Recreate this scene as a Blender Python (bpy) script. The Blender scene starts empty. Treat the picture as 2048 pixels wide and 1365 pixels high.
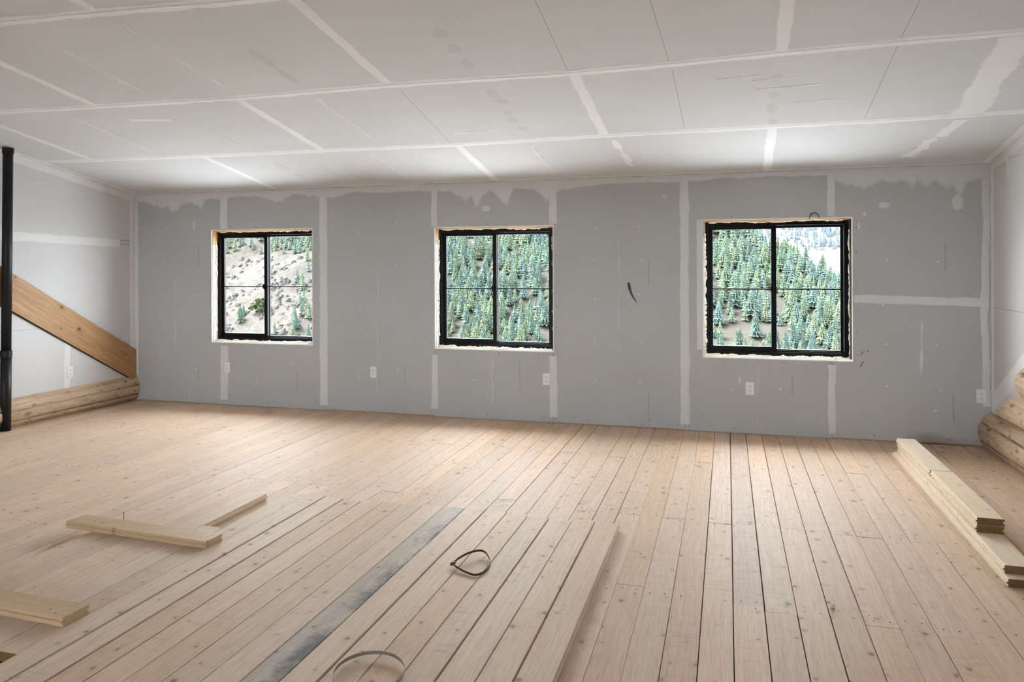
import bpy, math, random
from mathutils import Vector, Matrix, noise

S = bpy.context.scene
COL = S.collection
R = random.Random(7)

# ------------------------------------------------------------------ camera, sky, exposure
YAW, ROLL = 0.2805, -0.00412
CAM_Y, CAM_Z, F_PX = -6.9124, 1.501, 1494.58
cd = bpy.data.cameras.new('camera')
cam = bpy.data.objects.new('camera', cd); COL.objects.link(cam)
cd.sensor_width = 36.0; cd.lens = F_PX / 2048 * 36.0
cd.shift_y = -(682.5 - 530.22) / 2048
cd.clip_start = 0.05; cd.clip_end = 4000
_F = Vector((-math.sin(YAW), math.cos(YAW), 0)); _R0 = Vector((math.cos(YAW), math.sin(YAW), 0)); _U0 = Vector((0, 0, 1))
_R = math.cos(ROLL) * _R0 + math.sin(ROLL) * _U0; _U = -math.sin(ROLL) * _R0 + math.cos(ROLL) * _U0
cam.matrix_world = Matrix(((_R.x, _U.x, -_F.x, 0), (_R.y, _U.y, -_F.y, CAM_Y), (_R.z, _U.z, -_F.z, CAM_Z), (0, 0, 0, 1)))
S.camera = cam

SKY = 24.0
w = bpy.data.worlds.new('overcast_sky'); S.world = w; w.use_nodes = True
bg = w.node_tree.nodes['Background']
bg.inputs[0].default_value = (0.865, 0.93, 1.0, 1); bg.inputs[1].default_value = SKY

sun = bpy.data.lights.new('sun', 'SUN'); sun.energy = 115.0; sun.angle = 0.5; sun.color = (0.97, 0.98, 1.0)
so = bpy.data.objects.new('sun', sun); COL.objects.link(so)
so.rotation_euler = Vector((0.75, 0.07, -1.1)).to_track_quat('-Z', 'Y').to_euler()

S.view_settings.view_transform = 'Standard'; S.view_settings.look = 'None'
S.view_settings.gamma = 1.0; S.view_settings.use_curve_mapping = False
S.view_settings.exposure = 0.48
S.cycles.max_bounces = 10; S.cycles.diffuse_bounces = 8; S.cycles.transparent_max_bounces = 16
S.cycles.use_denoising = True; S.cycles.sample_clamp_indirect = 0.0
S.cycles.caustics_reflective = False; S.cycles.caustics_refractive = False


def portal(name, loc, rot, sx, sy):
    l = bpy.data.lights.new(name, 'AREA'); l.shape = 'RECTANGLE'; l.size = sx; l.size_y = sy
    l.cycles.is_portal = True
    o = bpy.data.objects.new(name, l); COL.objects.link(o); o.location = loc; o.rotation_euler = rot


# ------------------------------------------------------------------ room sizes (metres)
XL, XR = -6.418, 2.058          # side walls
YB = -11.2                      # wall behind the camera
H0, SL = 2.316, 0.1701          # ceiling height at the window wall and its rise towards the camera
WINS = [(-5.395, -4.160, 0.674, 1.890), (-2.788, -1.587, 0.675, 1.873), (-0.208, 1.021, 0.668, 1.894)]
REAR = [(-4.4, -1.8, 0.75, 2.15)]  # added window behind the camera, unseen, sized for fill light
PITCH, X0 = 0.1317, 0.019       # floor boards
for i, (a, b, c, d) in enumerate(WINS):
    portal('window_daylight', ((a + b) / 2, 0.20, (c + d) / 2), (-math.pi / 2, 0, 0), b - a, d - c)
for (a, b, c, d) in REAR:
    portal('rear_fill_portal', ((a + b) / 2, YB - 0.1, (c + d) / 2), (math.pi / 2, 0, 0), b - a, d - c)



def ceil_z(y): return H0 - SL * y


# ------------------------------------------------------------------ node helpers
class NT:
    def __init__(s, name, rough=0.6, spec=0.3, metal=0.0):
        s.m = bpy.data.materials.new(name); s.m.use_nodes = True
        s.t = s.m.node_tree; s.p = s.t.nodes['Principled BSDF']
        s.p.inputs['Roughness'].default_value = rough
        s.p.inputs['Specular IOR Level'].default_value = spec
        s.p.inputs['Metallic'].default_value = metal

    def n(s, typ, **kw):
        x = s.t.nodes.new(typ)
        for k, v in kw.items():
            if k.startswith('i_'):
                key = k[2:]
                x.inputs[int(key) if key.isdigit() else key.replace('_', ' ')].default_value = v
            else: setattr(x, k, v)
        return x

    def l(s, a, b): s.t.links.new(a, b)

    def base(s, sock): s.l(sock, s.p.inputs['Base Color'])

    def ramp(s, fac, stops):
        r = s.n('ShaderNodeValToRGB'); cr = r.color_ramp
        while len(cr.elements) < len(stops): cr.elements.new(0.5)
        for e, (p, c) in zip(cr.elements, stops):
            e.position = p; e.color = (c, c, c, 1) if isinstance(c, (int, float)) else (*c, 1)
        s.l(fac, r.inputs[0]); return r.outputs[0]

    def mix(s, fac, a, b, mode='MIX'):
        x = s.n('ShaderNodeMix', data_type='RGBA', blend_type=mode)
        for sock, v in ((x.inputs[0], fac), (x.inputs[6], a), (x.inputs[7], b)):
            if isinstance(v, (int, float)): sock.default_value = v
            elif isinstance(v, tuple): sock.default_value = (*v, 1)
            else: s.l(v, sock)
        return x.outputs[2]

    def math(s, op, a, b=None):
        x = s.n('ShaderNodeMath', operation=op)
        for i, v in enumerate((a, b)):
            if v is None: continue
            if isinstance(v, (int, float)): x.inputs[i].default_value = v
            else: s.l(v, x.inputs[i])
        return x.outputs[0]

    def noise(s, vec, scale, detail=3, rough=0.55):
        x = s.n('ShaderNodeTexNoise'); x.inputs['Scale'].default_value = scale
        x.inputs['Detail'].default_value = detail; x.inputs['Roughness'].default_value = rough
        s.l(vec, x.inputs['Vector']); return x.outputs['Fac']

    def mapping(s, vec, scale):
        x = s.n('ShaderNodeMapping'); x.inputs['Scale'].default_value = scale
        s.l(vec, x.inputs['Vector']); return x.outputs[0]

    def bump(s, h, strength, dist):
        b = s.n('ShaderNodeBump'); b.inputs['Strength'].default_value = strength; b.inputs['Distance'].default_value = dist
        s.l(h, b.inputs['Height']); s.l(b.outputs[0], s.p.inputs['Normal'])


def plain(name, c, rough=0.6, spec=0.3, metal=0.0):
    k = NT(name, rough, spec, metal); k.p.inputs['Base Color'].default_value = (*c, 1); return k.m


def wood(name, light, mid, dark, axis='Y', knots=1.0, rough=0.62, smudge=0.4, vary=0.12, grain=1.0, spec=0.25, size=1.0, pick0=0.52):
    """board timber: grain along one axis, knots, saw smudges, a tone of its own for every board"""
    k = NT(name, rough, spec)
    tc = k.n('ShaderNodeTexCoord').outputs['Object']
    rnd = k.n('ShaderNodeObjectInfo').outputs['Random']
    off = k.n('ShaderNodeVectorMath', operation='ADD'); k.l(tc, off.inputs[0])
    cmb = k.n('ShaderNodeCombineXYZ')
    k.l(k.math('MULTIPLY', rnd, 91.7), cmb.inputs[0]); k.l(k.math('MULTIPLY', rnd, 37.3), cmb.inputs[1]); k.l(k.math('MULTIPLY', rnd, 13.1), cmb.inputs[2])
    k.l(cmb.outputs[0], off.inputs[1]); v = off.outputs[0]
    if axis == 'X':
        sw = k.n('ShaderNodeSeparateXYZ'); k.l(v, sw.inputs[0]); cb = k.n('ShaderNodeCombineXYZ')
        k.l(sw.outputs[1], cb.inputs[0]); k.l(sw.outputs[0], cb.inputs[1]); k.l(sw.outputs[2], cb.inputs[2]); v = cb.outputs[0]
    if axis == 'Z':      # broad face stands in the local y-z plane
        sw = k.n('ShaderNodeSeparateXYZ'); k.l(v, sw.inputs[0]); cb = k.n('ShaderNodeCombineXYZ')
        k.l(sw.outputs[2], cb.inputs[0]); k.l(sw.outputs[1], cb.inputs[1]); k.l(sw.outputs[0], cb.inputs[2]); v = cb.outputs[0]
    warp = k.noise(k.mapping(v, (6, 1.2, 6)), 1.0, 2)
    wv = k.n('ShaderNodeVectorMath', operation='ADD'); k.l(v, wv.inputs[0])
    wc = k.n('ShaderNodeCombineXYZ'); k.l(k.math('MULTIPLY', warp, 0.05), wc.inputs[0]); k.l(wc.outputs[0], wv.inputs[1])
    g1 = k.noise(k.mapping(wv.outputs[0], (70 * size, 2.0 * size, 70 * size)), 1.0, 5, 0.6)
    g2 = k.noise(k.mapping(wv.outputs[0], (260, 9, 260)), 1.0, 3)
    blotch = k.noise(k.mapping(v, (7 * size, 2.4 * size, 7 * size)), 1.0, 4, 0.6)
    c = k.mix(k.ramp(g1, [(0.30, 0.0), (0.72, 1.0)]), light, mid)
    c = k.mix(k.math('MULTIPLY', k.ramp(g2, [(0.48, 0.0), (0.75, 1.0)]), 0.30 * grain), c, dark)
    # saw smudges across the board
    sm = k.noise(k.mapping(v, (9, 40, 9)), 1.0, 3, 0.6)
    smm = k.math('MULTIPLY', k.ramp(sm, [(0.52, 0.0), (0.75, 1.0)]), k.ramp(blotch, [(0.46, 0.0), (0.68, 1.0)]))
    grey = tuple(0.42 * x + 0.10 * sum(mid) / 3 for x in mid)
    c = k.mix(k.math('MULTIPLY', smm, smudge), c, grey)
    # slow tone drift
    c = k.mix(k.math('MULTIPLY', k.ramp(blotch, [(0.35, 0.0), (0.7, 1.0)]), 0.35), c, mid)
    # knots
    if knots > 0:
        vo = k.n('ShaderNodeTexVoronoi', voronoi_dimensions='2D', feature='F1'); vo.inputs['Scale'].default_value = 1.0
        k.l(k.mapping(wv.outputs[0], (8.0 * size, 6.4 * size, 1)), vo.inputs['Vector'])
        sp = k.n('ShaderNodeSeparateColor'); k.l(vo.outputs['Color'], sp.inputs[0])
        pick = k.math('MULTIPLY', k.ramp(sp.outputs[0], [(pick0, 0.0), (pick0 + 0.02, 1.0)]), k.math('ADD', k.math('MULTIPLY', sp.outputs[2], 0.75), 0.25))
        nd = k.math('ADD', vo.outputs['Distance'], k.math('MULTIPLY', k.math('SUBTRACT', k.noise(k.mapping(v, (45, 60, 45)), 1.0, 3), 0.5), 0.16))
        size = k.math('ADD', k.math('MULTIPLY', sp.outputs[1], 0.10), 0.05)
        rel = k.math('DIVIDE', nd, size)
        core = k.math('MULTIPLY', k.ramp(rel, [(0.35, 1.0), (0.85, 0.0)]), pick)
        halo = k.math('MULTIPLY', k.ramp(k.math('MULTIPLY', rel, 0.4), [(0.3, 1.0), (0.95, 0.0)]), pick)
        c = k.mix(k.math('MULTIPLY', halo, 0.35 * knots), c, tuple(0.75 * x for x in mid))
        c = k.mix(k.math('MULTIPLY', core, 0.85 * knots), c, dark)
    hsv = k.n('ShaderNodeHueSaturation')
    k.l(c, hsv.inputs['Color'])
    k.l(k.math('ADD', k.math('MULTIPLY', k.math('SUBTRACT', rnd, 0.5), vary * 2), 1.0), hsv.inputs['Value'])
    rr = k.math('FRACT', k.math('MULTIPLY', rnd, 17.31))
    k.l(k.math('ADD', k.math('MULTIPLY', k.math('SUBTRACT', rr, 0.5), vary * 2.4), 1.0), hsv.inputs['Saturation'])
    k.base(hsv.outputs[0])
    k.bump(k.math('ADD', g1, k.math('MULTIPLY', g2, 0.4)), 0.25, 0.002)
    return k.m


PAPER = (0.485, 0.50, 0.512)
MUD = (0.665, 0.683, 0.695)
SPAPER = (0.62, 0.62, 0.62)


def drywall(name, paper):
    k = NT(name, 0.85, 0.15)
    tc = k.n('ShaderNodeTexCoord').outputs['Object']
    a = k.noise(tc, 1.3, 4, 0.6); f = k.noise(tc, 160, 2)
    c = k.mix(k.ramp(a, [(0.3, 0.0), (0.7, 1.0)]), tuple(0.965 * x for x in paper), tuple(1.03 * x for x in paper))
    c = k.mix(k.math('MULTIPLY', f, 0.16), c, tuple(0.72 * x for x in paper))
    k.base(c); k.bump(f, 0.08, 0.001); return k.m


def compound(name, paper, mud):
    """joint compound: the 'cov' attribute says how thickly it covers the paper"""
    k = NT(name, 0.8, 0.2)
    tc = k.n('ShaderNodeTexCoord').outputs['Object']
    at = k.n('ShaderNodeAttribute', attribute_name='cov')
    a = k.noise(tc, 9, 5, 0.65); b = k.noise(tc, 45, 3)
    th = k.math('ADD', at.outputs['Fac'], k.math('MULTIPLY', k.math('SUBTRACT', a, 0.5), 0.9))
    fac = k.ramp(th, [(0.18, 0.0), (0.55, 0.85), (1.0, 1.0)])
    c = k.mix(fac, paper, mud)
    c = k.mix(k.math('MULTIPLY', k.ramp(b, [(0.4, 0.0), (0.8, 1.0)]), 0.18), c, tuple(0.86 * x for x in mud))
    k.base(c); k.bump(a, 0.1, 0.003); return k.m


M = {}
M['paper'] = drywall('drywall_paper', PAPER)
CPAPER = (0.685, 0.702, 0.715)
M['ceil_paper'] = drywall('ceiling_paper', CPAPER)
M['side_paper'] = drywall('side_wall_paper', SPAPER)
M['side_mud'] = compound('side_wall_compound', SPAPER, (0.74, 0.74, 0.735))
M['mud'] = compound('joint_compound', PAPER, MUD)
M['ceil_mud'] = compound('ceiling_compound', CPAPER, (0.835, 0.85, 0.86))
M['faint'] = compound('thin_compound', PAPER, tuple(0.75 * a + 0.25 * b for a, b in zip(PAPER, MUD)))
M['ceil_faint'] = compound('thin_ceiling_compound', CPAPER, tuple(x * 1.05 for x in CPAPER))
M['wet'] = compound('damp_compound', CPAPER, (0.60, 0.612, 0.618))
M['gypsum'] = plain('gypsum_edge', (0.82, 0.81, 0.79), 0.9, 0.1)
M['foam'] = plain('spray_foam', (0.80, 0.76, 0.66), 0.9, 0.1)
M['wrap'] = plain('white_house_wrap', (0.74, 0.71, 0.65), 0.8, 0.2)
M['old_wood'] = plain('dark_old_wood', (0.035, 0.022, 0.013), 0.85, 0.1)
M['framing'] = wood('framing_lumber', (0.62, 0.40, 0.20), (0.52, 0.31, 0.14), (0.25, 0.13, 0.05), 'X', 0.6)
M['floor'] = wood('floor_boards', (0.69, 0.535, 0.405), (0.585, 0.43, 0.31), (0.19, 0.115, 0.065), 'Y', 1.0, 0.62, 0.8, 0.08, 1.35, 0.15)
M['loose'] = wood('loose_boards', (0.69, 0.545, 0.41), (0.585, 0.44, 0.315), (0.20, 0.115, 0.06), 'Y', 1.0, 0.62, 0.85, 0.08, 1.35, 0.15)
M['stained'] = wood('stained_board', (0.52, 0.42, 0.33), (0.40, 0.325, 0.255), (0.08, 0.06, 0.05), 'Y', 1.0, 0.6, 0.9, 0.0, 1.3)


def stain(m):
    """black weather stain along one edge of the board"""
    k = NT.__new__(NT); k.m = m; k.t = m.node_tree; k.p = k.t.nodes['Principled BSDF']
    src = k.p.inputs['Base Color'].links[0].from_socket
    tc = k.n('ShaderNodeTexCoord').outputs['Object']; sx = k.n('ShaderNodeSeparateXYZ'); k.l(tc, sx.inputs[0])
    a = k.noise(k.mapping(tc, (5, 2.6, 5)), 1.0, 4, 0.6); b = k.noise(k.mapping(tc, (22, 55, 22)), 1.0, 4, 0.65)
    e = k.math('ADD', k.math('MULTIPLY', sx.outputs[0], 5.5), k.math('ADD', k.math('MULTIPLY', k.math('SUBTRACT', a, 0.47), 4.2), k.math('MULTIPLY', k.math('SUBTRACT', b, 0.5), 1.3)))
    k.base(k.mix(k.math('MULTIPLY', k.ramp(e, [(0.20, 0.0), (0.95, 1.0)]), 0.88), src, (0.06, 0.055, 0.052)))


stain(M['stained'])
M['fresh'] = wood('fresh_boards', (0.77, 0.655, 0.485), (0.69, 0.565, 0.40), (0.28, 0.16, 0.07), 'Y', 0.7, 0.55, 0.15, 0.06)
M['cross'] = wood('tan_boards', (0.58, 0.42, 0.275), (0.49, 0.34, 0.21), (0.15, 0.08, 0.04), 'X', 0.6, 0.55, 0.3, 0.06)
M['brace'] = wood('stained_timber', (0.52, 0.31, 0.145), (0.34, 0.18, 0.075), (0.085, 0.036, 0.014), 'Z', 1.2, 0.5, 0.5, 0.0, 1.8, 0.25, 0.62, 0.35)
M['subfloor'] = wood('subfloor', (0.085, 0.034, 0.012), (0.06, 0.025, 0.009), (0.02, 0.01, 0.005), 'Y', 0.3, 0.95, 0.0, 0.0, 1.0, 0.0)
M['nail'] = plain('nail_steel', (0.035, 0.028, 0.024), 0.5, 0.5)
M['black'] = plain('black_window_metal', (0.0025, 0.0025, 0.003), 0.4, 0.16)
M['pole'] = plain('black_painted_steel', (0.008, 0.0085, 0.010), 0.45, 0.3)
M['plate'] = plain('white_plastic', (0.80, 0.80, 0.78), 0.45, 0.4)
M['slot'] = plain('dark_slot', (0.05, 0.05, 0.05), 0.7)
M['rust'] = plain('rusty_strapping', (0.060, 0.030, 0.017), 0.55, 0.4)
M['steel'] = plain('bright_steel', (0.40, 0.39, 0.375), 0.3, 0.5, 1.0)
M['gap'] = plain('dark_sealant', (0.03, 0.026, 0.024), 0.9, 0.1)
M['mark'] = plain('printed_ink', (0.30, 0.30, 0.30), 0.9, 0.1)
M['cut'] = wood('shaded_sawn_ends', (0.20, 0.118, 0.05), (0.155, 0.09, 0.035), (0.08, 0.04, 0.015), 'X', 0.0, 0.8, 0.2)  # end grain, darkened to include the shade on ends facing the room


def glass():
    k = NT('window_glass')
    nt = k.t; out = nt.nodes['Material Output']
    tr = k.n('ShaderNodeBsdfTransparent'); tr.inputs[0].default_value = (0.955, 0.96, 0.955, 1)
    gl = k.n('ShaderNodeBsdfGlossy'); gl.inputs['Roughness'].default_value = 0.02
    fr = k.n('ShaderNodeFresnel'); geo = k.n('ShaderNodeNewGeometry')     # same reflectance on both faces of the pane
    k.l(k.math('ADD', k.math('MULTIPLY', geo.outputs['Backfacing'], 1 / 1.3 - 1.3), 1.3), fr.inputs[0])
    mx = k.n('ShaderNodeMixShader'); k.l(fr.outputs[0], mx.inputs[0]); k.l(tr.outputs[0], mx.inputs[1]); k.l(gl.outputs[0], mx.inputs[2])
    k.l(mx.outputs[0], out.inputs[0]); return k.m


M['glass'] = glass()


def log_mat():
    k = NT('peeled_log', 0.75, 0.2)
    tc = k.n('ShaderNodeTexCoord').outputs['Object']
    at = k.n('ShaderNodeAttribute', attribute_name='cov')
    g = k.noise(k.mapping(tc, (50, 2.2, 50)), 1.0, 5, 0.65); g2 = k.noise(k.mapping(tc, (16, 1.6, 16)), 1.0, 4, 0.6)
    spk = k.noise(k.mapping(tc, (30, 14, 30)), 1.0, 3)
    c = k.mix(k.ramp(g, [(0.3, 0.0), (0.7, 1.0)]), (0.66, 0.50, 0.345), (0.46, 0.325, 0.21))
    c = k.mix(k.math('MULTIPLY', k.ramp(g2, [(0.4, 0.0), (0.7, 1.0)]), 0.65), c, (0.33, 0.245, 0.175))
    c = k.mix(k.math('MULTIPLY', k.ramp(spk, [(0.60, 0.0), (0.70, 1.0)]), 0.7), c, (0.16, 0.095, 0.05))
    vo = k.n('ShaderNodeTexVoronoi', feature='F1'); vo.inputs['Scale'].default_value = 1.0
    k.l(k.mapping(tc, (7, 3.2, 7)), vo.inputs['Vector'])
    c = k.mix(k.math('MULTIPLY', k.ramp(vo.outputs['Distance'], [(0.08, 1.0), (0.16, 0.0)]), 0.8), c, (0.22, 0.12, 0.055))
    c = k.mix(at.outputs['Fac'], c, (0.06, 0.032, 0.017))
    k.base(c); k.bump(g, 0.35, 0.006); return k.m


M['log'] = log_mat()


# ------------------------------------------------------------------ object helpers
def tag(o, label=None, cat=None, group=None, kind=None):
    if label: o['label'] = label
    if cat: o['category'] = cat
    if group: o['group'] = group
    if kind: o['kind'] = kind
    return o


def link(name, me, parent=None, loc=(0, 0, 0), rot=(0, 0, 0)):
    o = bpy.data.objects.new(name, me); COL.objects.link(o)
    o.location = loc; o.rotation_euler = rot
    if parent: o.parent = parent
    return o


def empty(name, loc=(0, 0, 0), rot=(0, 0, 0)): return link(name, None, None, loc, rot)


class MB:
    def __init__(s): s.v = []; s.f = []; s.cov = None

    def add(s, vs, fs):
        b = len(s.v); s.v += [tuple(q) for q in vs]; s.f += [tuple(b + i for i in f) for f in fs]; return s

    def box(s, x0, x1, y0, y1, z0, z1):
        return s.add([(x0, y0, z0), (x1, y0, z0), (x1, y1, z0), (x0, y1, z0), (x0, y0, z1), (x1, y0, z1), (x1, y1, z1), (x0, y1, z1)],
                     [(0, 3, 2, 1), (4, 5, 6, 7), (0, 1, 5, 4), (1, 2, 6, 5), (2, 3, 7, 6), (3, 0, 4, 7)])

    def cyl(s, c, r, h, axis='z', n=16, r2=None):
        r2 = r if r2 is None else r2; vs = []
        for k, (rr, t) in enumerate(((r, 0), (r2, h))):
            for i in range(n):
                a = 2 * math.pi * i / n; p, q = rr * math.cos(a), rr * math.sin(a)
                vs.append({'z': (c[0] + p, c[1] + q, c[2] + t), 'y': (c[0] + p, c[1] + t, c[2] + q), 'x': (c[0] + t, c[1] + p, c[2] + q)}[axis])
        fs = [(i, (i + 1) % n, n + (i + 1) % n, n + i) for i in range(n)] + [tuple(range(n - 1, -1, -1)), tuple(range(n, 2 * n))]
        if axis == 'y': fs = [f[::-1] for f in fs]
        return s.add(vs, fs)

    def tube(s, pts, r, n=8, closed=False):
        P = [Vector(p) for p in pts]; N = len(P); rings = []
        up = Vector((0, 0, 1))
        for i in range(N):
            a = P[(i - 1) % N] if closed or i else P[0]; b = P[(i + 1) % N] if closed or i < N - 1 else P[-1]
            t = (b - a).normalized(); u = t.cross(up)
            if u.length < 1e-3: u = t.cross(Vector((1, 0, 0)))
            u.normalize(); vv = u.cross(t)
            rr = r[i] if isinstance(r, (list, tuple)) else r
            rings.append([P[i] + rr * (math.cos(2 * math.pi * k / n) * u + math.sin(2 * math.pi * k / n) * vv) for k in range(n)])
        vs = [q for g in rings for q in g]; fs = []
        for i in range(N if closed else N - 1):
            j = (i + 1) % N
            fs += [(i * n + k, i * n + (k + 1) % n, j * n + (k + 1) % n, j * n + k) for k in range(n)]
        if not closed: fs += [tuple(range(n - 1, -1, -1)), tuple((N - 1) * n + k for k in range(n))]
        return s.add(vs, fs)

    def extrude(s, sec, y0, y1):
        """section in (x, z) run along y"""
        n = len(sec)
        vs = [(x, y0, z) for x, z in sec] + [(x, y1, z) for x, z in sec]
        fs = [(i, n + i, n + (i + 1) % n, (i + 1) % n) for i in range(n)] + [tuple(range(n)), tuple(range(2 * n - 1, n - 1, -1))]
        return s.add(vs, fs)

    def mesh(s, name, mat, smooth=False, cov=None):
        me = bpy.data.meshes.new(name); me.from_pydata(s.v, [], s.f)
        if mat: me.materials.append(mat)
        if smooth: me.polygons.foreach_set('use_smooth', [True] * len(me.polygons))
        if cov is not None:
            at = me.attributes.new('cov', 'FLOAT', 'POINT'); at.data.foreach_set('value', cov)
        me.update(); return me

    def build(s, name, mat, parent=None, loc=(0, 0, 0), rot=(0, 0, 0), smooth=False, cov=None):
        return link(name, s.mesh(name, mat, smooth, cov), parent, loc, rot)


def n1(x, seed): return noise.noise(Vector((x, seed * 7.31, seed * 1.7)))


def fbm(x, seed, k=3): return sum(n1(x * 2 ** i, seed + i) / 2 ** i for i in range(k))


# mapping of (s, t, height above the surface) to world, for each surface
def on_back(s, t, n): return (s, -n, t)
def on_left(s, t, n): return (XL + n, s, t)
def on_right(s, t, n): return (XR - n, s, t)
def on_ceil(s, t, n): return (s, t - n * 0.168, ceil_z(t) - n * 0.986)


def band(name, pts, wl, wr, surf, mat, parent, seed, amp=0.006, step=0.03, drips=None, soft=0.75):
    """a strip of joint compound: thin at ragged edges, proud in the middle"""
    P = [Vector((p[0], p[1])) for p in pts]; L = []
    for a, b in zip(P, P[1:]):
        n = max(1, int((b - a).length / step))
        L += [a.lerp(b, i / n) for i in range(n)]
    L.append(P[-1]); vs = []; cov = []; fs = []; run = 0.0
    K = [-1, -0.82, -0.45, 0, 0.45, 0.82, 1]
    for i, q in enumerate(L):
        t = (L[min(i + 1, len(L) - 1)] - L[max(i - 1, 0)]).normalized(); nn = Vector((-t.y, t.x))
        if i: run += (L[i] - L[i - 1]).length
        el = wl + amp * fbm(run * 7, seed) + 0.4 * amp * n1(run * 45, seed + 5); er = wr + amp * fbm(run * 6, seed + 11) + 0.4 * amp * n1(run * 50, seed + 6)
        if drips: er += drips(q)
        el = max(el, 0.002); er = max(er, 0.002)
        cq = q
        for k in K:
            p = cq + nn * (-k * er if k > 0 else -k * el)
            vs.append(surf(p.x, p.y, 0.0006 + 0.0022 * (1 - k * k))); cov.append(1.0 if abs(k) < 0.5 else (soft if abs(k) < 0.9 else 0.12))
    m = len(K)
    for i in range(len(L) - 1):
        for k in range(m - 1): fs.append((i * m + k, i * m + k + 1, (i + 1) * m + k + 1, (i + 1) * m + k))
    b = MB(); b.v = vs; b.f = fs
    return b.build(name, mat, parent, smooth=True, cov=cov)


def patches(name, spots, surf, mat, parent, seed, cov0=0.9):
    b = MB(); cov = []; r = random.Random(seed)
    for (s, t, a, c) in spots:
        n = 18; vs = [surf(s, t, 0.0016)]; cv = [cov0]
        for ring in (0.65, 1.0):
            for i in range(n):
                an = 2 * math.pi * i / n; k = ring * (1 + 0.25 * n1(i * 0.7, seed + s * 3))
                vs.append(surf(s + a * k * math.cos(an), t + c * k * math.sin(an), 0.0014 if ring < 1 else 0.0005)); cv.append(cov0 if ring < 1 else 0.1)
        fs = [(0, 1 + i, 1 + (i + 1) % n) for i in range(n)] + [(1 + i, 1 + n + i, 1 + n + (i + 1) % n, 1 + (i + 1) % n) for i in range(n)]
        b.add(vs, fs); cov += cv
    o = b.build(name, mat, parent, cov=cov, smooth=True); return tag(o, kind='stuff')


def slab_with_holes(mb, x0, x1, z0, z1, holes, y0, y1, to=lambda x, y, z: (x, y, z)):
    """flat slab between y0 (front) and y1 with rectangular holes; clean outline"""
    xs = sorted({x0, x1, *[min(max(h[i], x0), x1) for h in holes for i in (0, 1)]})
    zs = sorted({z0, z1, *[min(max(h[i], z0), z1) for h in holes for i in (2, 3)]})
    def solid(i, j):
        if i < 0 or j < 0 or i >= len(xs) - 1 or j >= len(zs) - 1: return False
        cx, cz = (xs[i] + xs[i + 1]) / 2, (zs[j] + zs[j + 1]) / 2
        return not any(h[0] < cx < h[1] and h[2] < cz < h[3] for h in holes)
    idx = {}
    def V(i, j, y):
        k = (i, j, y)
        if k not in idx: idx[k] = len(mb.v); mb.v.append(to(xs[i], y, zs[j]))
        return idx[k]
    for i in range(len(xs) - 1):
        for j in range(len(zs) - 1):
            if not solid(i, j): continue
            mb.f.append((V(i, j, y0), V(i + 1, j, y0), V(i + 1, j + 1, y0), V(i, j + 1, y0)))
            mb.f.append((V(i, j, y1), V(i, j + 1, y1), V(i + 1, j + 1, y1), V(i + 1, j, y1)))
            if not solid(i, j - 1): mb.f.append((V(i, j, y0), V(i, j, y1), V(i + 1, j, y1), V(i + 1, j, y0)))
            if not solid(i, j + 1): mb.f.append((V(i, j + 1, y0), V(i + 1, j + 1, y0), V(i + 1, j + 1, y1), V(i, j + 1, y1)))
            if not solid(i - 1, j): mb.f.append((V(i, j, y0), V(i, j + 1, y0), V(i, j + 1, y1), V(i, j, y1)))
            if not solid(i + 1, j): mb.f.append((V(i + 1, j, y0), V(i + 1, j, y1), V(i + 1, j + 1, y1), V(i + 1, j + 1, y0)))
    return mb


# ------------------------------------------------------------------ FLOOR
sub = MB(); sub.box(XL - 0.3, XR + 0.3, YB - 0.2, 0.2, -0.16, -0.10)
floor = tag(sub.build('floor', M['subfloor']), kind='structure')

SEC = lambda w, t, c: [(-w / 2, 0), (-w / 2, t - c), (-w / 2 + c, t), (w / 2 - c, t), (w / 2, t - c), (w / 2, 0)]
JOINTS = {6: [-3.542], 4: [-3.529, -2.44], 1: [-3.508, -1.131], 0: [-3.467], -4: [-3.403], 3: [-3.398], 7: [-2.454], 5: [-2.445], -1: [-2.429],
          2: [-2.42], -3: [-2.414], -7: [-2.414, -1.09], -5: [-2.404], -15: [-2.395], -17: [-2.373], -21: [-2.37], -19: [-2.359], -13: [-2.359],
          -25: [-2.344], -23: [-2.341], -11: [-2.335], -39: [-2.298], -35: [-2.297], -41: [-2.285], -33: [-2.267], -29: [-2.26],
          -6: [-1.107 + 0.01], -14: [-1.073], -2: [-1.072], -32: [-1.072], -30: [-1.071, -3.486], -12: [-1.065], -28: [-1.06], -10: [-1.048],
          -18: [-1.045], -20: [-1.036], 12: [-1.029]}
JOINTS[6].append(-1.107)
k0, k1 = int(math.floor((XL - X0) / PITCH)), int(math.ceil((XR - X0) / PITCH))
nails = MB()
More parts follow.
